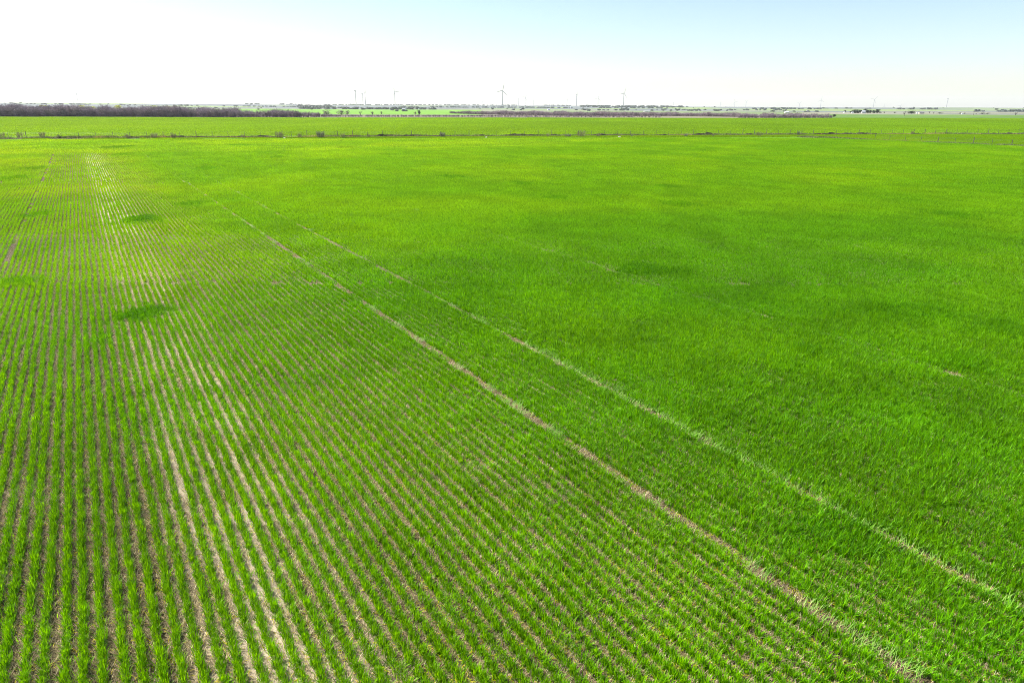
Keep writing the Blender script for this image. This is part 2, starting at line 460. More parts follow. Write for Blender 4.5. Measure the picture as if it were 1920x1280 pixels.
crop = bpy.data.collections.new('crop_sources')
VARS = []
def vset(prefix, cnt, **kw):
    i0 = len(VARS)
    for k in range(cnt):
        VARS.append(variant(crop, f'{prefix}{len(VARS):03d}', M_WHEAT, seed=100+len(VARS), **kw))
    return (i0, cnt)
near_v = vset('crop', 10, L=.5, n=300, wsd=.034, h=.165, bw=.0095, yellow=.12, lean=(.05, .55))
fill_v = vset('crop', 6, L=.5, n=120, wsd=.06, h=.15, bw=.0085, yellow=.15, lean=(.08, .65))
mid_v = vset('crop', 8, L=1.0, n=270, wsd=.036, h=.165, bw=.014, yellow=.10, segs=2, lean=(.05, .55))
midf_v = vset('crop', 5, L=1.0, n=130, wsd=.062, h=.15, bw=.014, yellow=.12, segs=2, lean=(.08, .65))
far_v = vset('crop', 6, L=2.0, n=260, wsd=.038, h=.175, bw=.026, yellow=.06, lean=(.05, .6), segs=2)
nears_v = vset('crop', 8, L=.5, n=360, wsd=.027, h=.165, bw=.009, yellow=.06, lean=(.05, .50))
mids_v = vset('crop', 6, L=1.0, n=340, wsd=.025, h=.165, bw=.013, yellow=.05, segs=2, lean=(.05, .42))
fars_v = vset('crop', 5, L=2.0, n=300, wsd=.025, h=.16, bw=.022, yellow=.04, segs=2, lean=(.05, .38))
neary_v = vset('crop', 6, L=.5, n=330, wsd=.032, h=.18, bw=.0085, yellow=.22)
midy_v = vset('crop', 4, L=1.0, n=300, wsd=.035, h=.18, bw=.016, yellow=.2, segs=2)
fary_v = vset('crop', 4, L=2.0, n=260, wsd=.037, h=.185, bw=.032, yellow=.16, segs=2)
head_v = vset('crop', 5, L=1, box=(3.0, 3.0), n=1500, wsd=0, h=.20, bw=.04, yellow=.04, segs=2)

P_, R_, S_, I_, T_ = [], [], [], [], []
def emit(x, y, rz, s, vs, tone):
    n = len(x)
    if n == 0: return
    P_.append(np.stack([x, y, np.zeros(n)], -1)); R_.append(np.stack([np.zeros(n), np.zeros(n), rz], -1))
    S_.append(s); I_.append(vs[0]+rng.integers(0, vs[1], n)); T_.append(tone)

HEAD = ground_at(100, 288).y                        # where the rows give way to the headland, left
def headland(x, y):
    edge = np.interp(x, [-120, -40, 0, 60], [HEAD, HEAD+3, HEAD+18, 200])
    return y > edge
def rows(z0, z1, L, vs, vfill, vyel, vslim):
    um = z1*1.7+10; wm = z1*1.7+10
    us = np.arange(-10, um, L); ws = np.arange(-wm*.2-6, wm, SP)
    U, W = np.meshgrid(us, ws); U = U+rng.uniform(0, L, len(ws))[:, None]; U = U.ravel(); W = W.ravel()
    wob = .022*(fbm(U*.35, W*7, 2)-.5)*2
    Wj = W+wob
    x = U*ROWD[0]+Wj*ROWN[0]; y = U*ROWD[1]+Wj*ROWN[1]
    m = frustum_mask(x, y) & (y >= z0) & (y < z1) & (y < fence_y(x)-1.0) & ~headland(x, y)
    x, y, U, Wj = x[m], y[m], U[m], Wj[m]
    n = len(x); t = track(Wj, U); p = patch(x, y)
    thin = fbm(U*1.3+9, Wj*3.2, 3)
    dens = sstep(.38*W_CLOSE, 1.8*W_CLOSE, Wj)                 # canopy closes towards the right
    keep = rng.random(n) > np.clip(t-.42, 0, 1)*1.9
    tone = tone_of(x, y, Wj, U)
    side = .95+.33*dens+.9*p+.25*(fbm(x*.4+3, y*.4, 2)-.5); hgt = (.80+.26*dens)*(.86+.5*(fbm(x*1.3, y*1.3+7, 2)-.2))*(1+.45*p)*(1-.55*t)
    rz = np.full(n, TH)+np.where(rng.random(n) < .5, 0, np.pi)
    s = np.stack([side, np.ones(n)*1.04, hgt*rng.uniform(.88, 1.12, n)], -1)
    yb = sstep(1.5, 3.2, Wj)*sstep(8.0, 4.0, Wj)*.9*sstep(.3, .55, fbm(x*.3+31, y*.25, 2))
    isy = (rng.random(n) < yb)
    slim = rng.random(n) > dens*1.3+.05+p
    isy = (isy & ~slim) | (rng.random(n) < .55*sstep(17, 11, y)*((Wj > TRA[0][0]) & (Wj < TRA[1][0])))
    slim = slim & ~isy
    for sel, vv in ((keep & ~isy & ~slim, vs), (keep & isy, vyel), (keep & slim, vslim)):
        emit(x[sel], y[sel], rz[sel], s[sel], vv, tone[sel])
    # low stunted leaves creeping back into the wheel tracks
    cr = (t > .4) & (rng.random(n) < .45)
    if vfill is not None: emit(x[cr], y[cr], rz[cr], np.stack([np.full(cr.sum(), .8), np.ones(cr.sum()), rng.uniform(.3, .55, cr.sum())], -1), vyel, tone[cr]*np.array([1.25, 1.05, 1.]))
    # the strip between the two wheel tracks is poorer close by
    poor = ((Wj > TRA[0][0]) & (Wj < TRA[1][0]-.9))*sstep(17, 11, y)*sstep(.35, .6, fbm(x*.8+60, y*.8, 2))
    thin = thin-.5*poor
    keep = keep & ~((poor > .35) & (rng.random(n) < .42*sstep(.55, .35, fbm(U*1.1+3, Wj*2.5+8, 2))))
    if vfill is not None:
        # tillers and low leaves between the rows where the stand is thick
        pr = np.clip(.03+.55*dens*sstep(.25, .62, thin)+.18*sstep(W_CLOSE, W_CLOSE+5, Wj)+.9*p, 0, 1)*(1-t)
        k = rng.random(n) < pr
        xs = x+ROWN[0]*SP*.5; ys = y+ROWN[1]*SP*.5
        s2 = np.stack([np.ones(n)*1.1, np.ones(n)*1.04, hgt*rng.uniform(.7, 1.0, n)], -1)
        emit(xs[k], ys[k], rz[k], s2[k], vfill, tone[k])
rows(4.5, 24, .5, near_v, fill_v, neary_v, nears_v)
rows(24, 58, 1.0, mid_v, midf_v, midy_v, mids_v)
rows(58, 150, 2.0, far_v, far_v, fary_v, fars_v)
# headland sown across the row ends
gx, gy = np.meshgrid(np.arange(-150, 60, 2.7), np.arange(HEAD-3, 160, 2.7)); gx = gx.ravel()+rng.uniform(-.2,.2,gx.size); gy = gy.ravel()+rng.uniform(-.2,.2,gx.size)
m = frustum_mask(gx, gy, 8) & headland(gx, gy+.6) & (gy < fence_y(gx)-2.2)
gx, gy = gx[m], gy[m]
emit(gx, gy, rng.integers(0, 4, len(gx))*np.pi/2+TH, np.stack([np.ones(len(gx)), np.ones(len(gx)), rng.uniform(.9,1.1,len(gx))*(1+.4*patch(gx,gy))], -1), head_v, tone_of(gx, gy, np.full(len(gx), 1.0), gy))
o = scatter('wheat_crop', crop, M_WHEAT, np.vstack(P_), np.vstack(R_), np.vstack(S_), np.concatenate(I_), np.vstack(T_))
tag(o, 'bright green young wheat drilled in long straight rows, this side of the fence', 'wheat', kind='stuff')
N_CROP = sum(len(a) for a in P_)

# ------------------------------------------------------------------ the next wheat field, beyond the fence
farc = bpy.data.collections.new('far_crop_sources')
FV = [variant(farc, f'far{k:02d}', M_WHEAT, seed=500+k, L=1, box=(6.4, 6.4), n=2200, wsd=0, h=.24, bw=.075, yellow=.03, segs=2) for k in range(5)]
gx, gy = np.meshgrid(np.arange(-420, 420, 6.0), np.arange(110, 470, 6.0)); gx = gx.ravel(); gy = gy.ravel()
far_edge_px = [(-200, 219.2), (0, 219.3), (300, 220), (600, 221), (1000, 221), (1300, 221.5), (1560, 222), (1650, 219), (2100, 219)]
FE = np.array([tuple(ground_at(a, b).xy) for a, b in far_edge_px])
def far_edge(x): return np.interp(x, FE[:, 0], FE[:, 1])
f1l = ground_at(0, 260.5); f1r = ground_at(1920, 251)       # fence line
def fence1_y(x): return f1l.y+(x-f1l.x)*(f1r.y-f1l.y)/(f1r.x-f1l.x)
m = (np.abs(gx) < gy*.84+14) & (gy > fence1_y(gx)+5.2) & (gy < far_edge(gx)-3.3)
# grassy lane between the two fences, right
lx, ly = np.meshgrid(np.arange(-130, 140, 2.0), np.arange(70, 175, 2.0)); lx = lx.ravel(); ly = ly.ravel()
m2 = (ly > fence_y(lx)+1.6) & (ly < fence1_y(lx)-1.8) & (np.abs(lx) < ly*.84+8)
def fartone(x, y, lane=False):
    b = fbm(x/40, y/70, 3)[:, None]; c = fbm(x/9+4, y/25, 2)[:, None]
    t = np.array([1.72, 1.10, 1.0])*(.80+.30*b)*(.9+.2*c)
    t = t*(1+.25*(.5-c)*np.array([-.5, 0, .4]))
    if lane: t = t*np.array([.92, .92, 1.0])
    return t
xx = np.concatenate([gx[m], lx[m2]]); yy = np.concatenate([gy[m], ly[m2]])
sx = np.concatenate([np.ones(m.sum()), np.full(m2.sum(), .36)])
tt = np.vstack([fartone(gx[m], gy[m]), fartone(lx[m2], ly[m2], True)])
n = len(xx)
o = scatter('far_wheat', farc, M_WHEAT, np.stack([xx, yy, np.zeros(n)], -1), np.stack([np.zeros(n), np.zeros(n), rng.integers(0, 4, n)*np.pi/2], -1),
            np.stack([sx, sx, rng.uniform(.92, 1.08, n)], -1), rng.integers(0, 5, n), tt)
tag(o, 'level strip of green wheat beyond the fence, up to the bare thickets', 'wheat', kind='stuff')

# ------------------------------------------------------------------ straw litter and flattened leaves
lit = bpy.data.collections.new('litter_sources')
for k in range(8):
    variant(lit, f'straw{k}', M_STRAW, seed=900+k, L=1, box=(.62, .62), n=430, wsd=0, h=.11, bw=.0052, yellow=.25, segs=2, lean=(1.35, 1.75), droop=.12, tints=(0, .85))
gx, gy = np.meshgrid(np.arange(-32, 32, .5), np.arange(4.5, 34, .5)); gx = gx.ravel()+rng.uniform(-.1,.1,gx.size); gy = gy.ravel()+rng.uniform(-.1,.1,gx.size)
m = frustum_mask(gx, gy, 2); gx, gy = gx[m], gy[m]; n = len(gx)
gw = gx*ROWN[0]+gy*ROWN[1]
tn = (.55+.75*fbm(gx*.9, gy*.9, 3))[:, None]*np.array([1., .95, .9])
pale = ((gw > .1) & (gw < 2.2))[:, None]; tn = np.where(pale, tn*1.25, tn*.86)
o = scatter('straw_litter', lit, M_STRAW, np.stack([gx, gy, np.full(n, .004)], -1), np.stack([np.zeros(n), np.zeros(n), rng.uniform(0, 6.28, n)], -1),
            np.ones((n, 3)), rng.integers(0, 8, n), tn)
tag(o, 'dry pale straw littering the soil between the near rows', 'straw', kind='stuff')

flat = bpy.data.collections.new('flattened_sources')
for k in range(6):
    variant(flat, f'flat{k}', M_FLAT, seed=950+k, L=.5, n=46, wsd=.07, h=.18, bw=.007, yellow=.12, lean=(1.35, 1.75), droop=.2, dirbias=0.2, tints=(.1, .85))
P, Rr, S, T = [], [], [], []
for ti, (c, hw, st) in enumerate(TRA[:3]):
    us = np.arange(-6, 70, .5); w = np.full(len(us), c)+rng.normal(0, .05, len(us))
    x = us*ROWD[0]+w*ROWN[0]; y = us*ROWD[1]+w*ROWN[1]
    k = frustum_mask(x, y) & (rng.random(len(us)) < st*(.5+.5*vnoise(us*.5, np.full(len(us), c*3)))*[sstep(42, 16, y)*.42+.08, sstep(24, 14, y)*1.5+.10, .10+0*y][ti])
    k &= y < 60
    x, y = x[k], y[k]; n = len(x)
    P.append(np.stack([x, y, np.full(n, .05)], -1)); Rr.append(np.stack([np.zeros(n), np.zeros(n), np.full(n, TH)+rng.normal(0, .2, n)], -1))
    S.append(np.stack([rng.uniform(.8, 1.2, n), np.full(n, 1.05), np.ones(n)*.8], -1)); T.append(np.ones((n, 3))*rng.uniform(.8, 1.1, (n, 1)))
P = np.vstack(P); o = scatter('flattened_wheat', flat, M_FLAT, P, np.vstack(Rr), np.vstack(S), rng.integers(0, 6, len(P)), np.vstack(T))
tag(o, 'pale leaves pressed flat along the wheel tracks in the crop', 'wheel track', kind='stuff')

# ------------------------------------------------------------------ fence line: bank, verge, posts, weeds
def bank(name, p0, p1, hgt, wid, label, seed):
    p0 = np.array(p0[:2]); p1 = np.array(p1[:2]); L = np.linalg.norm(p1-p0); d = (p1-p0)/L; nrm = np.array([-d[1], d[0]])
    s = np.arange(0, L, .5); prof = [(-.5, 0), (-.28, .55), (-.1, 1), (.15, .85), (.5, 0)]
    v = []
    for si in s:
        hh = hgt*(.10+1.9*max(0, float(fbm(np.array([si*.22+seed]), np.array([1.5]), 3)[0])-.28)); ww = wid*(.7+.6*float(vnoise(np.array([si*.3]), np.array([seed+.5]))[0]))
        for a, b in prof:
            q = p0+d*si+nrm*(a*ww)
            v.append((q[0], q[1], -.02+hh*b*random.uniform(.75, 1.2)))
    k = len(prof); f = [(i*k+j, (i+1)*k+j, (i+1)*k+j+1, i*k+j+1) for i in range(len(s)-1) for j in range(k-1)]
    m = bpy.data.meshes.new(name); m.from_pydata(v, [], f); m.update()
    o = link(name, m, M_BANK); tag(o, label, 'bank', kind='structure'); return o
M_BANK = simple('bank_earth', (.062,.06,.035), .95, .05, var=.6, scale=.8)
bank('earth_bank', ground_at(-250, 262), ground_at(2150, 250.5), .60, 1.5, 'low dark earth bank under the long fence', 3.0)
bank('earth_bank', ground_at(1500, 257.0), ground_at(2150, 285), .14, 1.2, 'low earth bank under the short fence on the right', 9.0)

vg = bpy.data.collections.new('verge_sources')
for k in range(6):
    variant(vg, f'verge{k}', M_VERGE, seed=700+k, L=1, box=(1.3, 1.3), n=130, wsd=0, h=.42, bw=.03, yellow=.35, segs=2, lean=(.1, .7))
P = []; T = []
def verge(p0, p1, wid, n, hmul, tone):
    t = rng.random(n); q = rng.normal(0, .36, n)*wid
    d = (p1-p0); L = d.length; d = d/L
    x = p0.x+d.x*L*t-d.y*q; y = p0.y+d.y*L*t+d.x*q
    nn = fbm(x*.12+5, np.full(n, 2.0), 3)
    k = rng.random(n) < .35+1.1*np.clip(nn-.3, 0, 1); x, y, nn = x[k], y[k], nn[k]
    P.append(np.stack([x, y, np.zeros(len(x))], -1))
    tn = np.where((fbm(x*.2, np.full(len(x), 9.), 2) > .6)[:, None], np.array([1.5, 1.15, 1.1]), np.array([.85, .9, .9]))
    T.append(np.hstack([tn*tone*rng.uniform(.6, 1.2, (len(x), 1)), (hmul*(.6+1.0*nn)*rng.uniform(.6, 1.3, len(x)))[:, None]]))
verge(ground_at(-250, 262), ground_at(2150, 250.5), 2.0, 1700, 1.0, np.array([1., 1., 1.]))
verge(ground_at(1500, 257.3), ground_at(2150, 285), 1.6, 420, .75, np.array([1., 1.1, 1.]))
P = np.vstack(P); T = np.vstack(T); n = len(P)
o = scatter('verge_grass', vg, M_VERGE, P, np.stack([np.zeros(n), np.zeros(n), rng.uniform(0, 6.28, n)], -1),
            np.stack([np.ones(n), np.ones(n), T[:, 3]], -1), rng.integers(0, 6, n), T[:, :3])
tag(o, 'rough grey green and tan grass along the fence line', 'verge grass', kind='stuff')

def fence(name, p0, p1, step, hgt, label, seed):
    g = random.Random(seed)
    root = empty(name, p0); tag(root, label, 'fence')
    d = p1-p0; L = d.length; d.normalize(); n = min(98, int(L/step))
    pm = []
    for k in range(4):
        b = MB(); b.tube((0, 0, -.2), (0, 0, .95), .07, .06, 7); b.tube((0, 0, .95), (.01, 0, 1.0), .06, .03, 7)
        pm.append(b.mesh('post', M_WOOD))
    tp = MB(); tp.box(-.035, .035, -.008, .008, -.2, 1.0); tp.box(-.008, .008, .008, .05, -.2, 1.0); tpm = tp.mesh('steel_post', M_STEEL)
    tops = []
    for k in range(n+1):
        wood = g.random() < .4
        o = link('post', g.choice(pm) if wood else tpm, None, root, (d*(L*k/n)).to_tuple(), 0)
        s = hgt*g.uniform(.88, 1.12)*(1.12 if wood else 1)
        o.scale = (1, 1, s); o.rotation_euler = (g.uniform(-.05, .05), g.uniform(-.05, .05), g.uniform(0, 3))
    for hh in (.28, .52, .76, .96):
        b = MB()
        for k in range(n):
            a = d*(L*k/n); c = d*(L*(k+1)/n); mid = (a+c)/2+Vector((0, 0, hh*hgt-.03))
            b.tube(a+Vector((0, 0, hh*hgt)), mid, .004, .004, 3, cap=False); b.tube(mid, c+Vector((0, 0, hh*hgt)), .004, .004, 3, cap=False)
        link('wire', b.mesh('wire', M_WIRE), None, root)
    return root
fence('wire_fence', ground_at(-120, 260.6), ground_at(2040, 250.2), 3.1, 1.12, 'long wire fence of dark posts crossing the whole field, along the earth bank', 1)
fence('wire_fence', ground_at(1640, 262.5), ground_at(2060, 280.5), 3.0, 1.0, 'short wire fence on the right, slanting towards the viewer off the long fence', 2)

def shrub_mesh(name, h, w, n, seed, mat, tw=.03, spread=.5):
    random.seed(seed); b = MB()
    for k in range(n):
        a = random.uniform(0, 6.28); r = random.random()**.5*w*.22
        p = Vector((math.cos(a)*r, math.sin(a)*r, 0))
        L = h*random.uniform(.5, 1.0); lean = random.uniform(0, spread)
        q = p+Vector((math.cos(a)*lean*L, math.sin(a)*lean*L, L)); t = random.random()
        m = p.lerp(q, .5)+Vector((random.uniform(-.06, .06), random.uniform(-.06, .06), 0))*h
        b.strip(p, m, tw, t); b.strip(m, q, tw*.8, t)
        for j in range(5):
            s = p.lerp(q, random.uniform(.4, .95)); e = s+Vector((random.uniform(-1, 1), random.uniform(-1, 1), random.uniform(.2, 1)))*h*.16
            b.strip(s, e, tw*.7, min(1, t+.1))
    return b.mesh(name, mat)
SH = [(5, 260, 12, 10, 'dry', 'grey weed clump on the fence bank at the left edge of the view'),
      (38, 260, 16, 11, 'dry', 'tall grey dead weeds on the fence bank, second clump from the left edge'),
      (80, 260, 14, 11, 'dry', 'thin upright dead weed stalks on the fence bank, third clump from the left edge'),
      (110, 260.5, 8, 7, 'dry', 'small bent dead stalk clump just right of the thin upright stalks'),
      (240, 260.5, 12, 8, 'dry', 'low sparse grey weeds on the bank, right of the pale straw stretch'),
      (290, 260, 20, 9, 'dry', 'wide low grey weed clump on the bank under the far brown thicket'),
      (326, 260, 14, 9, 'dry', 'grey weed clump on the bank left of a tall dark post'),
      (456, 259.5, 10, 6, 'dry', 'low dark weed clump between the two pairs of tall posts'),
      (525, 259, 28, 10, 'dry', 'broad feathery grey shrub on the bank left of the smaller dark bush'),
      (562, 259, 10, 8, 'dry', 'slim grey weed between the broad feathery shrub and the dark bush'),
      (602, 259, 24, 11, 'leaf', 'dark green grey bush on the bank below the end of the left thicket'),
      (643, 259, 8, 8, 'dry', 'dark narrow weed clump beside a post right of the dark bush'),
      (692, 258.5, 8, 6, 'dry', 'small slanting dead weed on the bank below a single turbine'),
      (830, 258, 16, 8, 'leaf', 'low rounded grey green bush on the bank left of the middle'),
      (1027, 257.6, 6, 7, 'dry', 'tiny dry weed standing left of the biggest bush'),
      (1065, 257.5, 22, 5, 'leaf', 'low creeping grey green brush just left of the biggest bush'),
      (1090, 257.5, 24, 11, 'dry', 'biggest bush on the fence bank, brown and twiggy, right of the middle'),
      (1122, 257.2, 14, 6, 'dry', 'thin dry weeds trailing right of the biggest bush'),
      (1185, 257, 6, 4, 'leaf', 'small green weed tuft by the pale stone on the bank'),
      (1286, 257, 12, 5, 'leaf', 'squat dark bush where the bank turns into a thin dark line'),
      (1337, 256.6, 7, 5, 'dry', 'single small dead weed on the thin dark line of bank'),
      (1424, 256, 20, 7, 'dry', 'wide pale brown brush clump on the bank at right'),
      (1497, 255, 6, 8, 'leaf', 'upright little dark bush where the two fences come together'),
      (1710, 253, 6, 6, 'dry', 'dry weed by a post of the long fence at far right')]
for i, (px, py, wpx, hpx, kind, lab) in enumerate(SH):
    p = ground_at(px, py); k = p.y/math.cos(0)/F*1.02
    mat = M_SHRUB if kind == 'dry' else M_GREYLEAF
    nm = 'dry_shrub' if kind == 'dry' else 'green_bush'
    o = link(nm, shrub_mesh(nm, hpx*k*1.1, wpx*k*1.1, int(12+wpx*2.2), 40+i, mat, (.045 if kind == 'dry' else .08), .45), None, None, (p.x, p.y, .08), 0)
    tag(o, lab, 'shrub' if kind == 'dry' else 'bush', 'weeds and bushes on the fence bank')
for px, py, s, lab in ((1160, 257.4, .2, 'pale stone on the bank, right of the biggest bush'), (536, 259.8, .16, 'pale stone on the bank at the foot of the broad feathery shrub'),
                  (912, 258.2, .16, 'pale stone on the bank left of a tall post near the middle')):
    p = ground_at(px, py); b = MB()
    bpy.ops.mesh.primitive_ico_sphere_add(subdivisions=2, radius=s); o = bpy.context.object; o.name = 'stone'
    for v in o.data.vertices: v.co *= random.uniform(.8, 1.15); v.co.z *= .6; v.co.x *= 1.6
    o.data.name = 'stone'; o.data.materials.append(M_STONE); o.location = (p.x, p.y-.9, .12); tag(o, lab, 'stone', 'stones on the fence bank')

# ------------------------------------------------------------------ bare thickets
def bare_tree(name, seed, h=5.5, w=5.0, mat=None):
    random.seed(seed); b = MB()
    for s in range(random.randint(3, 5)):
        a = random.uniform(0, 6.28)
        p = Vector((math.cos(a)*.2, math.sin(a)*.2, -.1)); q = Vector((math.cos(a)*w*.16, math.sin(a)*w*.16, h*.4))
        b.tube(p, q, .09, .06, 5, .2, cap=False)
        for j in range(7):
            a2 = a+random.uniform(-1.1, 1.1); m = p.lerp(q, random.uniform(.12, 1))
            e = m+Vector((math.cos(a2)*w*random.uniform(.1, .3), math.sin(a2)*w*random.uniform(.1, .3), h*random.uniform(.15, .5)))
            e.z = min(e.z, h)
            b.strip(m, e, .10, random.uniform(.1, .5))
            for t in range(9):
                c = m.lerp(e, random.uniform(.2, 1.0))
                e2 = c+Vector((random.uniform(-1, 1), random.uniform(-1, 1), random.uniform(-.3, 1)))*h*.17
                e2.z = min(e2.z, h*1.03)
                b.strip(c, e2, .075, random.random())
    return b.mesh(name, mat or M_TWIG)
tk = bpy.data.collections.new('thicket_sources')
for k in range(8):
    o = bpy.data.objects.new(f'bare{k}', bare_tree(f'bare{k}', 300+k)); tk.objects.link(o)
def thicket(name, segs, label):
    """segs: (px, base y, top y, depth m) along the front edge, photo pixels"""
    px = np.array([s[0] for s in segs], float)
    P, S, T = [], [], []
    fx = np.arange(px[0], px[-1], 1.0)
    for xi in fx:
        by = np.interp(xi, px, [s[1] for s in segs]); ty = np.interp(xi, px, [s[2] for s in segs]); dep = np.interp(xi, px, [s[3] for s in segs])
        g0 = ground_at(xi, by)
        hh = height_at(xi, ty, g0.y+6)
        width = g0.y/F*1.06
        cnt = width*dep/7.5; cnt = int(cnt)+(random.random() < cnt % 1)
        for _ in range(cnt+ (1 if random.random() < width/2.4 else 0)):
            dd = dep*random.random()**1.5
            d = Vector((g0.x, g0.y)).normalized(); q = Vector((g0.x, g0.y))+d*(dd+1.2)+Vector((random.uniform(-1, 1), random.uniform(-1, 1)))
            z = hz(q.x, q.y); s = max(.25, hh*random.uniform(.66, 1.16)*(.8+.4*float(vnoise(np.array([xi*.09]), np.array([2.2]))[0]))/5.5)
            P.append((q.x, q.y, z)); S.append((min(s*1.2, 1.3), min(s*1.2, 1.3), s*1.22))
            v = random.uniform(.72, 1.3); T.append((v, v*random.uniform(.94, 1.04), v*random.uniform(.9, 1.06)))
    n = len(P)
    o = scatter(name, tk, M_TWIG, P, np.stack([np.zeros(n), np.zeros(n), rng.uniform(0, 6.28, n)], -1), np.array(S), rng.integers(0, 8, n), np.array(T))
    tag(o, label, 'thicket', kind='stuff'); return n
thicket('bare_thicket', [(-160, 219.2, 198, 60), (0, 219.3, 199.5, 70), (140, 219.4, 200, 70), (180, 219.4, 203, 60), (200, 219.5, 200.5, 60), (330, 220, 202, 60), (440, 220.2, 204, 50),
                         (455, 220.3, 207.5, 30), (560, 220.3, 208, 25), (600, 219.8, 211, 18), (632, 219, 215, 10)],
        'tall brown leafless thicket along the far edge of the field on the left')
thicket('bare_thicket', [(845, 213.3, 209.5, 50), (900, 215.2, 209.0, 70), (1000, 216.6, 209, 60), (1100, 218.2, 209.7, 50), (1240, 218.2, 210.5, 50), (1300, 218.2, 211.3, 40), (1376, 219.5, 212, 40), (1385, 221.5, 212.5, 30), (1480, 221.8, 212.8, 30), (1550, 221.8, 213.5, 25), (1562, 221.8, 217, 10)],
        'low brown leafless thicket along the far field edge, right of the middle')
thicket('brush_strip', [(600, 219.6, 217, 16), (700, 219.6, 216.6, 16), (850, 219.6, 216.6, 16), (1000, 219.9, 217.6, 12), (1240, 220.6, 219.3, 8)],
        'thin tan brush strip closing the gap between the two thickets')

def leaf_tree(h, w, seed, mat, n=420, leaf=.35, trunk=.22, low=.18, conical=False):
    random.seed(seed); c = MB()
    cl = []
    for k in range(13):
        a = random.uniform(0, 6.28); rr = random.random()**.5*w*.36; z = random.uniform(low+.1, .9)
        if conical: rr *= (1.05-z)*1.2
        cl.append(Vector((math.cos(a)*rr, math.sin(a)*rr, h*z)))
    for k in range(n):
        q = random.choice(cl); s = w*.17
        p = q+Vector((random.gauss(0, s), random.gauss(0, s), random.gauss(0, s*.8)))
        p.z = max(h*low*.6, min(h, p.z)); c.leaf(p, leaf*random.uniform(.6, 1.3)*w/5, random.random())
    t = MB(); t.tube((0, 0, -.3), (0, 0, h*.5), trunk, trunk*.5, 7)
    for q in cl[:6]: t.tube((0, 0, h*random.uniform(.25, .45)), q, trunk*.4, trunk*.12, 5, cap=False)
    return c.mesh('crown', mat), t.mesh('trunk', M_BARK)
TREES = {}
for kind, mat in (('pale', M_PALELEAF), ('dark', M_DARKLEAF), ('grey', M_GREYLEAF)):
    TREES[kind] = [leaf_tree(5.0, 5.0, 20+k, mat, n=330 if kind == 'grey' else 600, leaf=.34 if kind == 'grey' else .42, low=.02 if kind == 'grey' else .1) for k in range(3)]
def bare_single(seed):
    m = bare_tree('branches', seed, 5.0, 4.6, M_TREETWIG); t = MB(); t.tube((0, 0, -.3), (0, 0, 1.9), .2, .12, 7)
    return m, t.mesh('trunk', M_BARK)
TREES['bare'] = [bare_single(77), bare_single(78)]
def place_tree(kind, px, by, hpx, wpx, label, group=None, Y=None, name=None):
    p = ground_at(px, by) if Y is None else at_dist(px, Y)
    z = hz(p.x, p.y); p.z = z
    k = p.y/F*1.06
    crown, trunk = random.choice(TREES[kind])
    o = empty(name or {'pale': 'budding_tree', 'dark': 'evergreen_tree', 'grey': 'grey_tree', 'bare': 'bare_tree'}[kind], p, random.uniform(0, 6))
    hh = hpx*k; ww = wpx*k
    o.scale = (ww/5.0, ww/5.0, hh/5.0)
    link('branches' if kind == 'bare' else 'crown', crown, None, o); link('trunk', trunk, None, o)
    tag(o, label, 'tree', group); return o
gp = 'trees in and near the left thicket'
place_tree('pale', 85, 216, 15, 13, 'pale yellow budding tree in the left thicket, nearest to the left edge', gp)
place_tree('pale', 155, 216, 15, 12, 'pale yellow green tree just left of the green gap in the left thicket', gp)
place_tree('pale', 172, 216, 13, 18, 'broad fresh green tree in the left thicket', gp)
place_tree('pale', 222, 216, 15, 13, 'rounded cream coloured blossoming tree in the left thicket', gp)
place_tree('pale', 292, 216, 15, 10, 'small bright yellow blossoming tree in the left thicket', gp)
place_tree('pale', 318, 216, 14, 9, 'dull tan budding tree right of the bright yellow one', gp)
gg = 'grey trees beyond the gap between the thickets'
place_tree('grey', 612, 216.5, 9, 12, 'grey bushy tree at the tapering end of the left thicket', gg)
place_tree('grey', 640, 216.5, 8, 13, 'wide grey green tree pair left of the gap', gg)
place_tree('grey', 652, 216.0, 7, 9, 'low grey tree right of the wide grey pair', gg)
place_tree('bare', 676, 215.4, 7, 8, 'small open bare tree at the left of the gap', gg)
place_tree('bare', 698, 215.6, 8, 9, 'bare tree in the middle of the gap between thickets', gg)
place_tree('bare', 716, 215.0, 7, 8, 'thin bare tree right of the middle of the gap', gg)
place_tree('dark', 786, 215.4, 6.5, 5, 'single dark evergreen at the right of the gap', gg)
place_tree('grey', 779, 215.2, 4.5, 5, 'little grey bush touching the single dark evergreen', gg)
place_tree('grey', 484, 206.5, 4, 4, 'lone dark tree on the green rise behind the left thicket', None, Y=1150)
gf = 'trees around the farmsteads on the right'
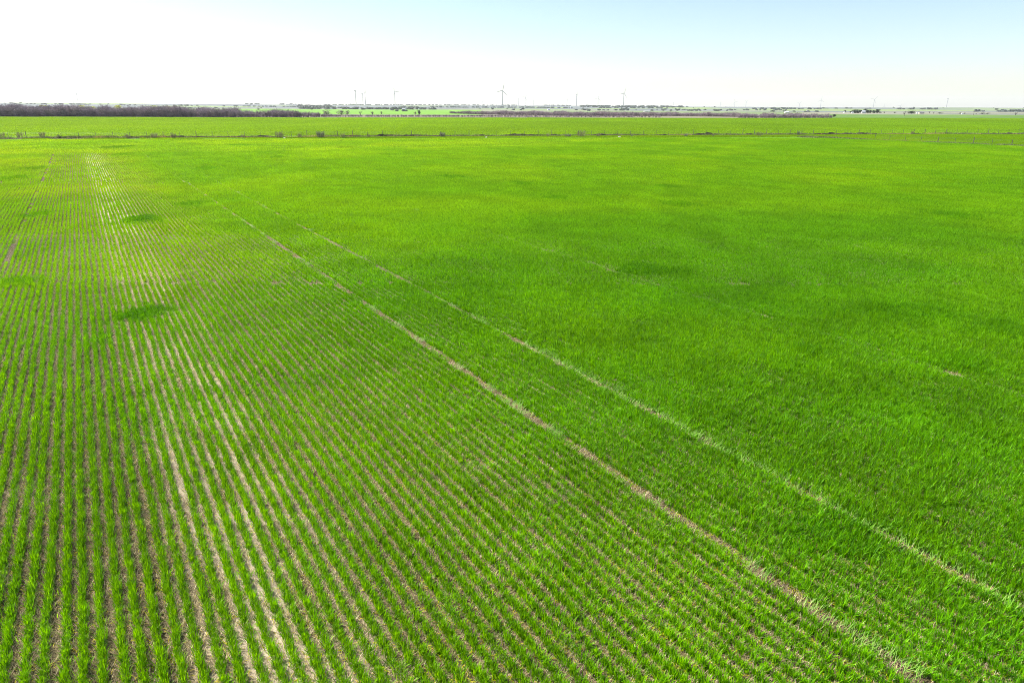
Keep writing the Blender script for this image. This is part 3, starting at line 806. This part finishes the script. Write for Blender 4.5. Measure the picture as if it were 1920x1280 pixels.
for px, by, h, w, kd, lab in ((1602, 212.6, 5.5, 7, 'dark', 'dark tree left of the white farmhouse, touching the small shed'), (1608, 212.6, 5.5, 6, 'dark', 'second dark tree left of the white farmhouse'),
        (1613, 212.6, 5, 4, 'dark', 'narrow dark tree hard against the left wall of the white farmhouse'), (1621, 211.6, 6, 7, 'dark', 'dark tree rising behind the white farmhouse roof'),
        (1627, 212.6, 5, 6, 'dark', 'dark tree right of the white farmhouse'), (1632, 212.6, 5, 4, 'dark', 'rounded dark tree, second to the right of the white farmhouse'),
        (1638, 212.8, 5, 5, 'dark', 'left tree of the separate dark pair right of the farmhouse'), (1645, 212.8, 6, 7, 'dark', 'right tree of the separate dark pair right of the farmhouse'),
        (1650, 212.8, 3, 4, 'grey', 'small grey tree at the foot of the separate dark pair'), (1658, 212.8, 2.6, 3, 'grey', 'tiny grey tree alone right of the dark pair'),
        (1677, 213.5, 2.6, 4, 'grey', 'tiny lone bush on the pale pasture between the farmsteads'),
        (1695, 215.5, 6, 5, 'bare', 'bare tree in front of the second farmstead, with a thin trunk'), (1703, 213.8, 4.5, 5, 'grey', 'grey tree left of the low tan house'),
        (1709, 214, 4.5, 6, 'dark', 'dark bush tree left of the low tan house'), (1714, 213.8, 4.5, 5, 'grey', 'grey tree close to the low tan house on its left'),
        (1742, 213.6, 5, 4, 'bare', 'bare tree right of the low tan house'), (1750, 214, 4.5, 4, 'bare', 'second bare tree right of the low tan house'),
        (1762, 214, 2.5, 9, 'grey', 'low spreading brush right of the bare pair'),
        (1800, 214.6, 2.6, 4, 'grey', 'small bush left of the pale shed at far right'), (1808, 214.6, 2.4, 3, 'grey', 'small bush right of the pale shed at far right'),
        (1830, 215, 3, 3, 'bare', 'short bare tree between the pale shed and the bush row'), (1842, 214.8, 2.6, 8, 'grey', 'left bush of the low pair near the right edge'),
        (1852, 214.8, 2.6, 6, 'grey', 'right bush of the low pair near the right edge'), (1904, 216.5, 7, 7, 'bare', 'bare tree nearest to the right edge, taller than its neighbours'),
        (1564, 219.5, 4, 5, 'dark', 'dark bush at the right end of the low thicket'), (1584.5, 210.6, 3.5, 3.5, 'dark', 'small dark tree behind the leftmost white cottage'),
        (1596, 212, 3, 4, 'dark', 'small dark tree just behind the small white shed')):
    place_tree(kd, px, by, h, w, lab, gf)

# distant hedgerows and scattered trees on the hills
dt = bpy.data.collections.new('distant_tree_sources')
for k in range(4):
    c, t = leaf_tree(6, 8, 60+k, M_HEDGE, n=160, leaf=1.1)
    o = bpy.data.objects.new(f'dt{k}', c); dt.objects.link(o)
P, S, T = [], [], []
def hedge(px0, px1, Y0, Y1, step, hmin, hmax, gap=.2):
    a = at_dist(px0, Y0); b = at_dist(px1, Y1); L = (b-a).length; n = int(L/step)
    for k in range(n):
        if random.random() < gap*.3 or float(vnoise(np.array([k*.13+a.x*.01]), np.array([Y0*.01]))[0]) < .28+gap*.5: continue
        q = a.lerp(b, (k+random.random())/n); s = random.uniform(hmin, hmax)/6
        P.append((q.x+random.uniform(-4, 4), q.y+random.uniform(-45, 45), hz(q.x, q.y)-.3)); s *= .62; S.append((s*1.6, s*1.6, s)); v = random.uniform(.8, 1.2); T.append((v*.9, v, v*1.0))
random.seed(5)
hedge(-60, 560, 2600, 2500, 9, 4, 7, .25); hedge(-60, 420, 1900, 1700, 9, 3, 6, .4); hedge(430, 560, 3500, 3500, 8, 5, 9, .1)
hedge(560, 830, 1640, 1600, 6, 5, 9, .08); hedge(540, 625, 2300, 2300, 5, 9, 14, .05); hedge(700, 1250, 2700, 2600, 8, 4, 8, .2); hedge(560, 1230, 3800, 3800, 9, 4, 8, .2); hedge(600, 900, 2000, 2100, 8, 4, 7, .2)
hedge(1090, 1280, 3000, 3000, 7, 7, 12, .12); hedge(960, 1560, 1500, 1450, 9, 3, 5, .5); hedge(1000, 1500, 2000, 1900, 9, 3, 6, .35); hedge(1240, 1340, 3400, 3400, 9, 4, 8, .2)
hedge(1360, 1540, 2400, 2400, 9, 5, 9, .2); hedge(1530, 1700, 2700, 2600, 10, 3, 7, .4); hedge(1690, 1750, 2300, 2300, 7, 5, 9, .15); hedge(1832, 1990, 1600, 1500, 6, 5, 8, .1); hedge(1400, 1640, 1300, 1250, 12, 2.5, 4, .6)
hedge(730, 770, 1000, 1000, 8, 2, 4, .2)
for _ in range(60):
    q = at_dist(random.uniform(-60, 1980), random.uniform(1100, 3600)); s = random.uniform(2, 4)/6
    P.append((q.x, q.y, hz(q.x, q.y)-.2)); S.append((s*1.3, s*1.3, s)); v = random.uniform(.5, 1.0); T.append((v*.9, v, v))
n = len(P)
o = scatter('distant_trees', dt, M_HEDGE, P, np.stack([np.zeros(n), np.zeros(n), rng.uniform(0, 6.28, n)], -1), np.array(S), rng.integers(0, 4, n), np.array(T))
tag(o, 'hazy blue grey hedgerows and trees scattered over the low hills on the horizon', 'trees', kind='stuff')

# ------------------------------------------------------------------ farm buildings
def house(name, px, by, wpx, hpx, label, wall, roof, Y=None, cat='house', rot=0.2, door=True):
    p = ground_at(px, by) if Y is None else at_dist(px, Y)
    p.z = hz(p.x, p.y); k = p.y/F*1.06
    W = wpx*k; Ht = hpx*k; D = W*.6; wh = Ht*.58
    root = empty(name, p, rot); tag(root, label, cat, 'farm buildings in the distance')
    b = MB(); hw = W/2; hd = D/2
    b.add([(-hw,-hd,-.3),(hw,-hd,-.3),(hw,hd,-.3),(-hw,hd,-.3),(-hw,-hd,wh),(hw,-hd,wh),(hw,hd,wh),(-hw,hd,wh),(-hw,0,Ht*.97),(hw,0,Ht*.97)],
          [(0,1,5,4),(2,3,7,6),(1,2,6,9,5),(3,0,4,8,7)])
    link('wall', b.mesh('wall', wall), None, root)
    r = MB(); e = W*.04; zz = wh-.05*Ht; t = .12
    sl = (Ht-wh)/hd
    for sgn in (-1, 1):
        y1 = sgn*(hd+e); z1 = Ht-(hd+e)*sl
        r.add([(-hw-e, y1, z1), (hw+e, y1, z1), (hw+e, 0, Ht), (-hw-e, 0, Ht), (-hw-e, y1, z1+t), (hw+e, y1, z1+t), (hw+e, 0, Ht+t), (-hw-e, 0, Ht+t)],
              [(0,1,2,3),(7,6,5,4),(0,4,5,1),(1,5,6,2),(2,6,7,3),(3,7,4,0)])
    link('roof', r.mesh('roof', roof), None, root)
    for wx in (-.3, .3):
        g = MB(); g.box(wx*W-W*.06, wx*W+W*.06, -hd-.04, -hd+.06, wh*.4, wh*.8); link('window', g.mesh('window', M_GLASS), None, root)
    if door:
        g = MB(); g.box(-W*.04, W*.04, -hd-.05, -hd+.06, 0, wh*.75); link('door', g.mesh('door', M_DOOR), None, root)
house('white_farmhouse', 1618, 212.4, 7, 4.2, 'white farmhouse among dark trees, right of the low thicket', M_WALL, M_TIN)
house('cottage', 1582.5, 212.6, 4, 3.4, 'leftmost small white cottage standing apart from the farm trees', M_WALL, M_ROOF, rot=.9)
house('shed', 1598, 212.8, 3.4, 1.8, 'small low white shed left of the white farmhouse', M_WALL, M_TIN, cat='shed', door=False)
house('tan_house', 1726, 213.8, 9, 2.8, 'low wide house with a dark roof at the second farmstead', M_TANWALL, M_ROOF)
house('shed', 1719, 213.8, 3, 2.4, 'little white shed at the left end of the low wide house', M_WALL, M_TIN, cat='shed', door=False)
house('shed', 1804, 214.8, 3, 2.0, 'pale shed between two small bushes at far right', M_WALL, M_TIN, cat='shed', door=False)
house('barn', 591, 203, 7, 2.6, 'white barn left of the dark tree clump on the horizon', M_WALL, M_TIN, Y=1650, cat='barn')
house('shed', 621, 203, 3, 2.0, 'small white shed right of the dark tree clump on the horizon', M_WALL, M_TIN, Y=1500, cat='shed', door=False)
house('barn', 757, 203, 6, 2.4, 'bright white barn on the hillside below the single turbine', M_WALL, M_TIN, Y=1560, cat='barn')
house('shed', 760.5, 204, 2, 2.6, 'tall narrow white shed beside the bright barn', M_WALL, M_TIN, Y=1480, cat='shed', door=False)
house('shed', 785, 204, 2, 2.0, 'lone white shed on the hillside right of the bright barn', M_WALL, M_TIN, Y=1480, cat='shed', door=False)
house('cottage', 1029, 204, 4, 2.4, 'small white cottage on the hazy hillside in the middle', M_WALL, M_TIN, Y=1450)
house('barn', 1476, 209, 7, 1.8, 'long pale barn seen above the right thicket', M_WALL, M_TIN, Y=980, cat='barn')
house('cottage', 1515, 206, 3, 2.0, 'tiny white cottage on the hill above the right thicket', M_WALL, M_ROOF, Y=1500)
house('barn', 1213, 207.5, 10, 1.0, 'long low pale barn behind the right thicket near its middle', M_WALL, M_TIN, Y=1100, cat='barn')
def tank(px, Y, label):
    p = at_dist(px, Y); p.z = hz(p.x, p.y)
    o = empty('storage_tank', p); tag(o, label, 'tank')
    b = MB(); b.tube((0, 0, -.2), (0, 0, 6), 2.4, 2.4, 20); link('drum', b.mesh('drum', M_TIN), None, o)
    b = MB(); b.tube((0, 0, 6.02), (0, 0, 7.0), 2.5, .3, 20); link('lid', b.mesh('lid', M_TIN), None, o)
tank(1070, 2500, 'round pale tank on the skyline left of the middle group of turbines')
def pole(px, by, hpx, label):
    p = ground_at(px, by); k = p.y/F*1.06; p.z = hz(p.x, p.y)
    o = empty('utility_pole', p); tag(o, label, 'pole')
    b = MB(); b.tube((0, 0, -.5), (0, 0, hpx*k), .16, .11, 7); link('shaft', b.mesh('shaft', M_WOOD), None, o)
    b = MB(); b.box(-1.1, 1.1, -.06, .06, hpx*k-.7, hpx*k-.55); link('crossarm', b.mesh('crossarm', M_WOOD), None, o)
pole(1696, 217.5, 8, 'thin wooden utility pole before the second farmstead')
pole(1825, 216.5, 7, 'thin wooden utility pole near the right edge')

# ------------------------------------------------------------------ wind turbines
def blade_mesh(L):
    b = MB(); prof = [(0, .75, .75), (.06, .9, .8), (.2, 2.0, .5), (.5, 1.4, .3), (.8, .9, .18), (1.0, .3, .08)]
    vs = []; n = 8
    for t, c, th in prof:
        for k in range(n):
            a = 2*math.pi*k/n; vs.append((math.cos(a)*c+(c-.6)*.4, math.sin(a)*th, 1.2+t*(L-1.2)))
    fs = [(i*n+k, i*n+(k+1) % n, (i+1)*n+(k+1) % n, (i+1)*n+k) for i in range(len(prof)-1) for k in range(n)]
    b.add(vs, fs); b.add(vs[-n:], [tuple(range(n))]); return b.mesh('blade', M_TURB)
BL = blade_mesh(41.0)
def nacelle_mesh():
    b = MB(); b.box(-1.7, 1.7, -3.2, 7.0, -1.8, 1.9); b.box(-1.3, 1.3, 7.0, 8.2, -1.2, 1.5); return b.mesh('nacelle', M_TURB)
NAC = nacelle_mesh()
def hub_mesh():
    b = MB(); b.tube((0, -3.2, 0), (0, -5.0, 0), 1.7, 1.6, 12); b.tube((0, -5.0, 0), (0, -6.2, 0), 1.6, .4, 12); return b.mesh('hub', M_TURB)
HUB = hub_mesh()
def turbine(px, hub_y, label, phase=0.0, yaw=0.0, hubh=80.0):
    hp = horizon_y(px)-hub_y
    Y = (hubh-H+8)*F*1.06/max(hp, 4); Y = min(Y, 9500)
    for _ in range(3):
        p = at_dist(px, Y); z = hz(p.x, p.y); hub = height_at(px, hub_y, Y)
        Y *= (hubh+z-H)/max(hub-H, 1); Y = min(Y, 9500)
    p = at_dist(px, Y); z = hz(p.x, p.y); hub = height_at(px, hub_y, Y); p.z = z
    o = empty('wind_turbine', p, math.atan2(-p.x, p.y)+R(yaw)); tag(o, label, 'wind turbine', 'wind turbines on the horizon')
    tw = MB(); hh = hub-z; tw.tube((0, 0, -2), (0, 0, hh-1.7), 2.8, 1.8, 14); link('tower', tw.mesh('tower', M_TURB), None, o)
    link('nacelle', NAC, None, o, (0, 0, hh))
    hb = link('hub', HUB, None, o, (0, 0, hh))
    for k in range(3):
        bo = link('blade', BL, None, hb, (0, -4.1, 0)); bo.rotation_euler = (0, R(phase+120*k), 0)
TB = [(147.5, 175, 'tallest wind turbine above the left thicket, near the left edge', -15, 60),
      (139, 179, 'very faint wind turbine left of the taller one above the left thicket', 20, 80),
      (178, 184, 'faint wind turbine, left of the close pair above the left thicket', 30, 75),
      (183, 181, 'faint wind turbine, right of the close pair above the left thicket', 10, 60),
      (468, 189, 'barely visible wind turbine, leftmost of the faint three above the left thicket end', 0, 70),
      (481, 188, 'barely visible wind turbine, middle one of the faint three', 40, 60),
      (491, 188, 'barely visible wind turbine, rightmost of the faint three', 15, 70),
      (620, 187, 'faint wind turbine beside the dark tree clump on the horizon', 0, 80),
      (657, 182, 'faint thin wind turbine left of the tallest one in the left cluster', 0, 85),
      (668, 170.5, 'tallest wind turbine of the left cluster, rotor edge on', 0, 80),
      (681, 176, 'faint thin wind turbine, third in the left cluster', 0, 85),
      (685.7, 173, 'wind turbine at the right end of the left cluster', 10, 70),
      (741, 172, 'lone wind turbine over the white barn, one blade level with the hub', 90, 40),
      (905, 190, 'tiny faint wind turbine left of the biggest turbine', 20, 40),
      (942, 170, 'biggest wind turbine, left of the middle, one blade straight up and right', 15, 10),
      (972, 184.5, 'slim wind turbine just right of the biggest one, rotor edge on', 0, 85),
      (984.5, 182.5, 'wind turbine with one level blade, second right of the biggest one', 35, 15),
      (1000, 186, 'faint wind turbine, third right of the biggest one', 0, 75),
      (1063, 186.5, 'short faint wind turbine left of the round tank', 0, 75),
      (1080.5, 177, 'tall slim wind turbine right of the round tank', 5, 75),
      (1121, 184, 'wind turbine with blades in a wide Y, between two taller ones', 15, 10),
      (1168.5, 175, 'tall wind turbine right of the middle, blades tilted up and down right', 20, 45),
      (1262, 193, 'tiny faint wind turbine right of the tall tilted one', 0, 60),
      (1350, 192, 'tiny wind turbine left of the pair over the right thicket', 0, 70),
      (1377, 191, 'wind turbine with one level blade, left of the pair over the right thicket', 95, 20),
      (1398, 190.5, 'wind turbine with two blades raised, right of the pair over the right thicket', 60, 40),
      (1498, 194, 'tiny faint wind turbine left of the one over the end of the right thicket', 50, 20),
      (1538, 188, 'wind turbine over the right end of the right thicket, one blade straight up', 5, 15),
      (1637, 186.5, 'wind turbine standing over the farm trees, one blade up and right', 40, 20),
      (1657, 200, 'very small wind turbine right of the one over the farm trees', 0, 30),
      (1687, 199, 'very small wind turbine over the second farmstead', 30, 30),
      (1774, 185, 'rightmost slim wind turbine, rotor edge on', 5, 80)]
for a in TB: turbine(*a)

# ------------------------------------------------------------------ haze, light, sky
b = MB(); b.box(-12600, 12600, -12600, 12600, -6.0, 190.0)
hm = bpy.data.materials.new('haze'); hm.use_nodes = True; nt = hm.node_tree; nt.nodes.clear()
out = nt.nodes.new('ShaderNodeOutputMaterial'); pv = nt.nodes.new('ShaderNodeVolumePrincipled')
pv.inputs['Color'].default_value = (.93, .97, 1, 1); pv.inputs['Density'].default_value = .6e-4
pv.inputs['Anisotropy'].default_value = .24
nt.links.new(pv.outputs[0], out.inputs['Volume'])
o = link('haze', b.mesh('haze'), hm); tag(o, 'pale haze lying over the whole plain', 'haze', kind='stuff')

SUN_AZ = -70.0; SUN_EL = 44.0        # degrees right of the view, above the horizon
sd = Vector((math.sin(R(SUN_AZ))*math.cos(R(SUN_EL)), math.cos(R(SUN_AZ))*math.cos(R(SUN_EL)), math.sin(R(SUN_EL))))
sl = bpy.data.lights.new('sun', 'SUN'); sl.energy = 5.0; sl.angle = R(.5); sl.color = (1, .95, .86)
so = bpy.data.objects.new('sun', sl); COL.objects.link(so); so.rotation_euler = (-sd).to_track_quat('-Z', 'Y').to_euler(); so.location = (0, 0, 60)
w = bpy.data.worlds.new('World'); sc.world = w; w.use_nodes = True; nt = w.node_tree
bg = nt.nodes['Background']; sky = nt.nodes.new('ShaderNodeTexSky'); sky.sky_type = 'NISHITA'; sky.sun_disc = False
sky.sun_elevation = R(SUN_EL); sky.sun_rotation = R(SUN_AZ); sky.altitude = 400; sky.air_density = 1.0; sky.dust_density = .8; sky.ozone_density = 1.5
nt.links.new(sky.outputs[0], bg.inputs[0]); bg.inputs[1].default_value = .066

sc.view_settings.view_transform = 'Standard'; sc.view_settings.look = 'None'; sc.view_settings.exposure = 1.5; sc.view_settings.gamma = 1
sc.view_settings.use_curve_mapping = False
sc.render.engine = 'CYCLES'
cy = sc.cycles; cy.pixel_filter_type = 'BLACKMAN_HARRIS'; cy.filter_width = 1.0; cy.max_bounces = 6; cy.diffuse_bounces = 3; cy.transmission_bounces = 3; cy.transparent_max_bounces = 8; cy.volume_bounces = 0
cy.use_denoising = True; cy.denoiser = 'OPENIMAGEDENOISE'; cy.denoising_input_passes = 'RGB_ALBEDO_NORMAL'; cy.denoising_prefilter = 'NONE'
print('crop instances', N_CROP)
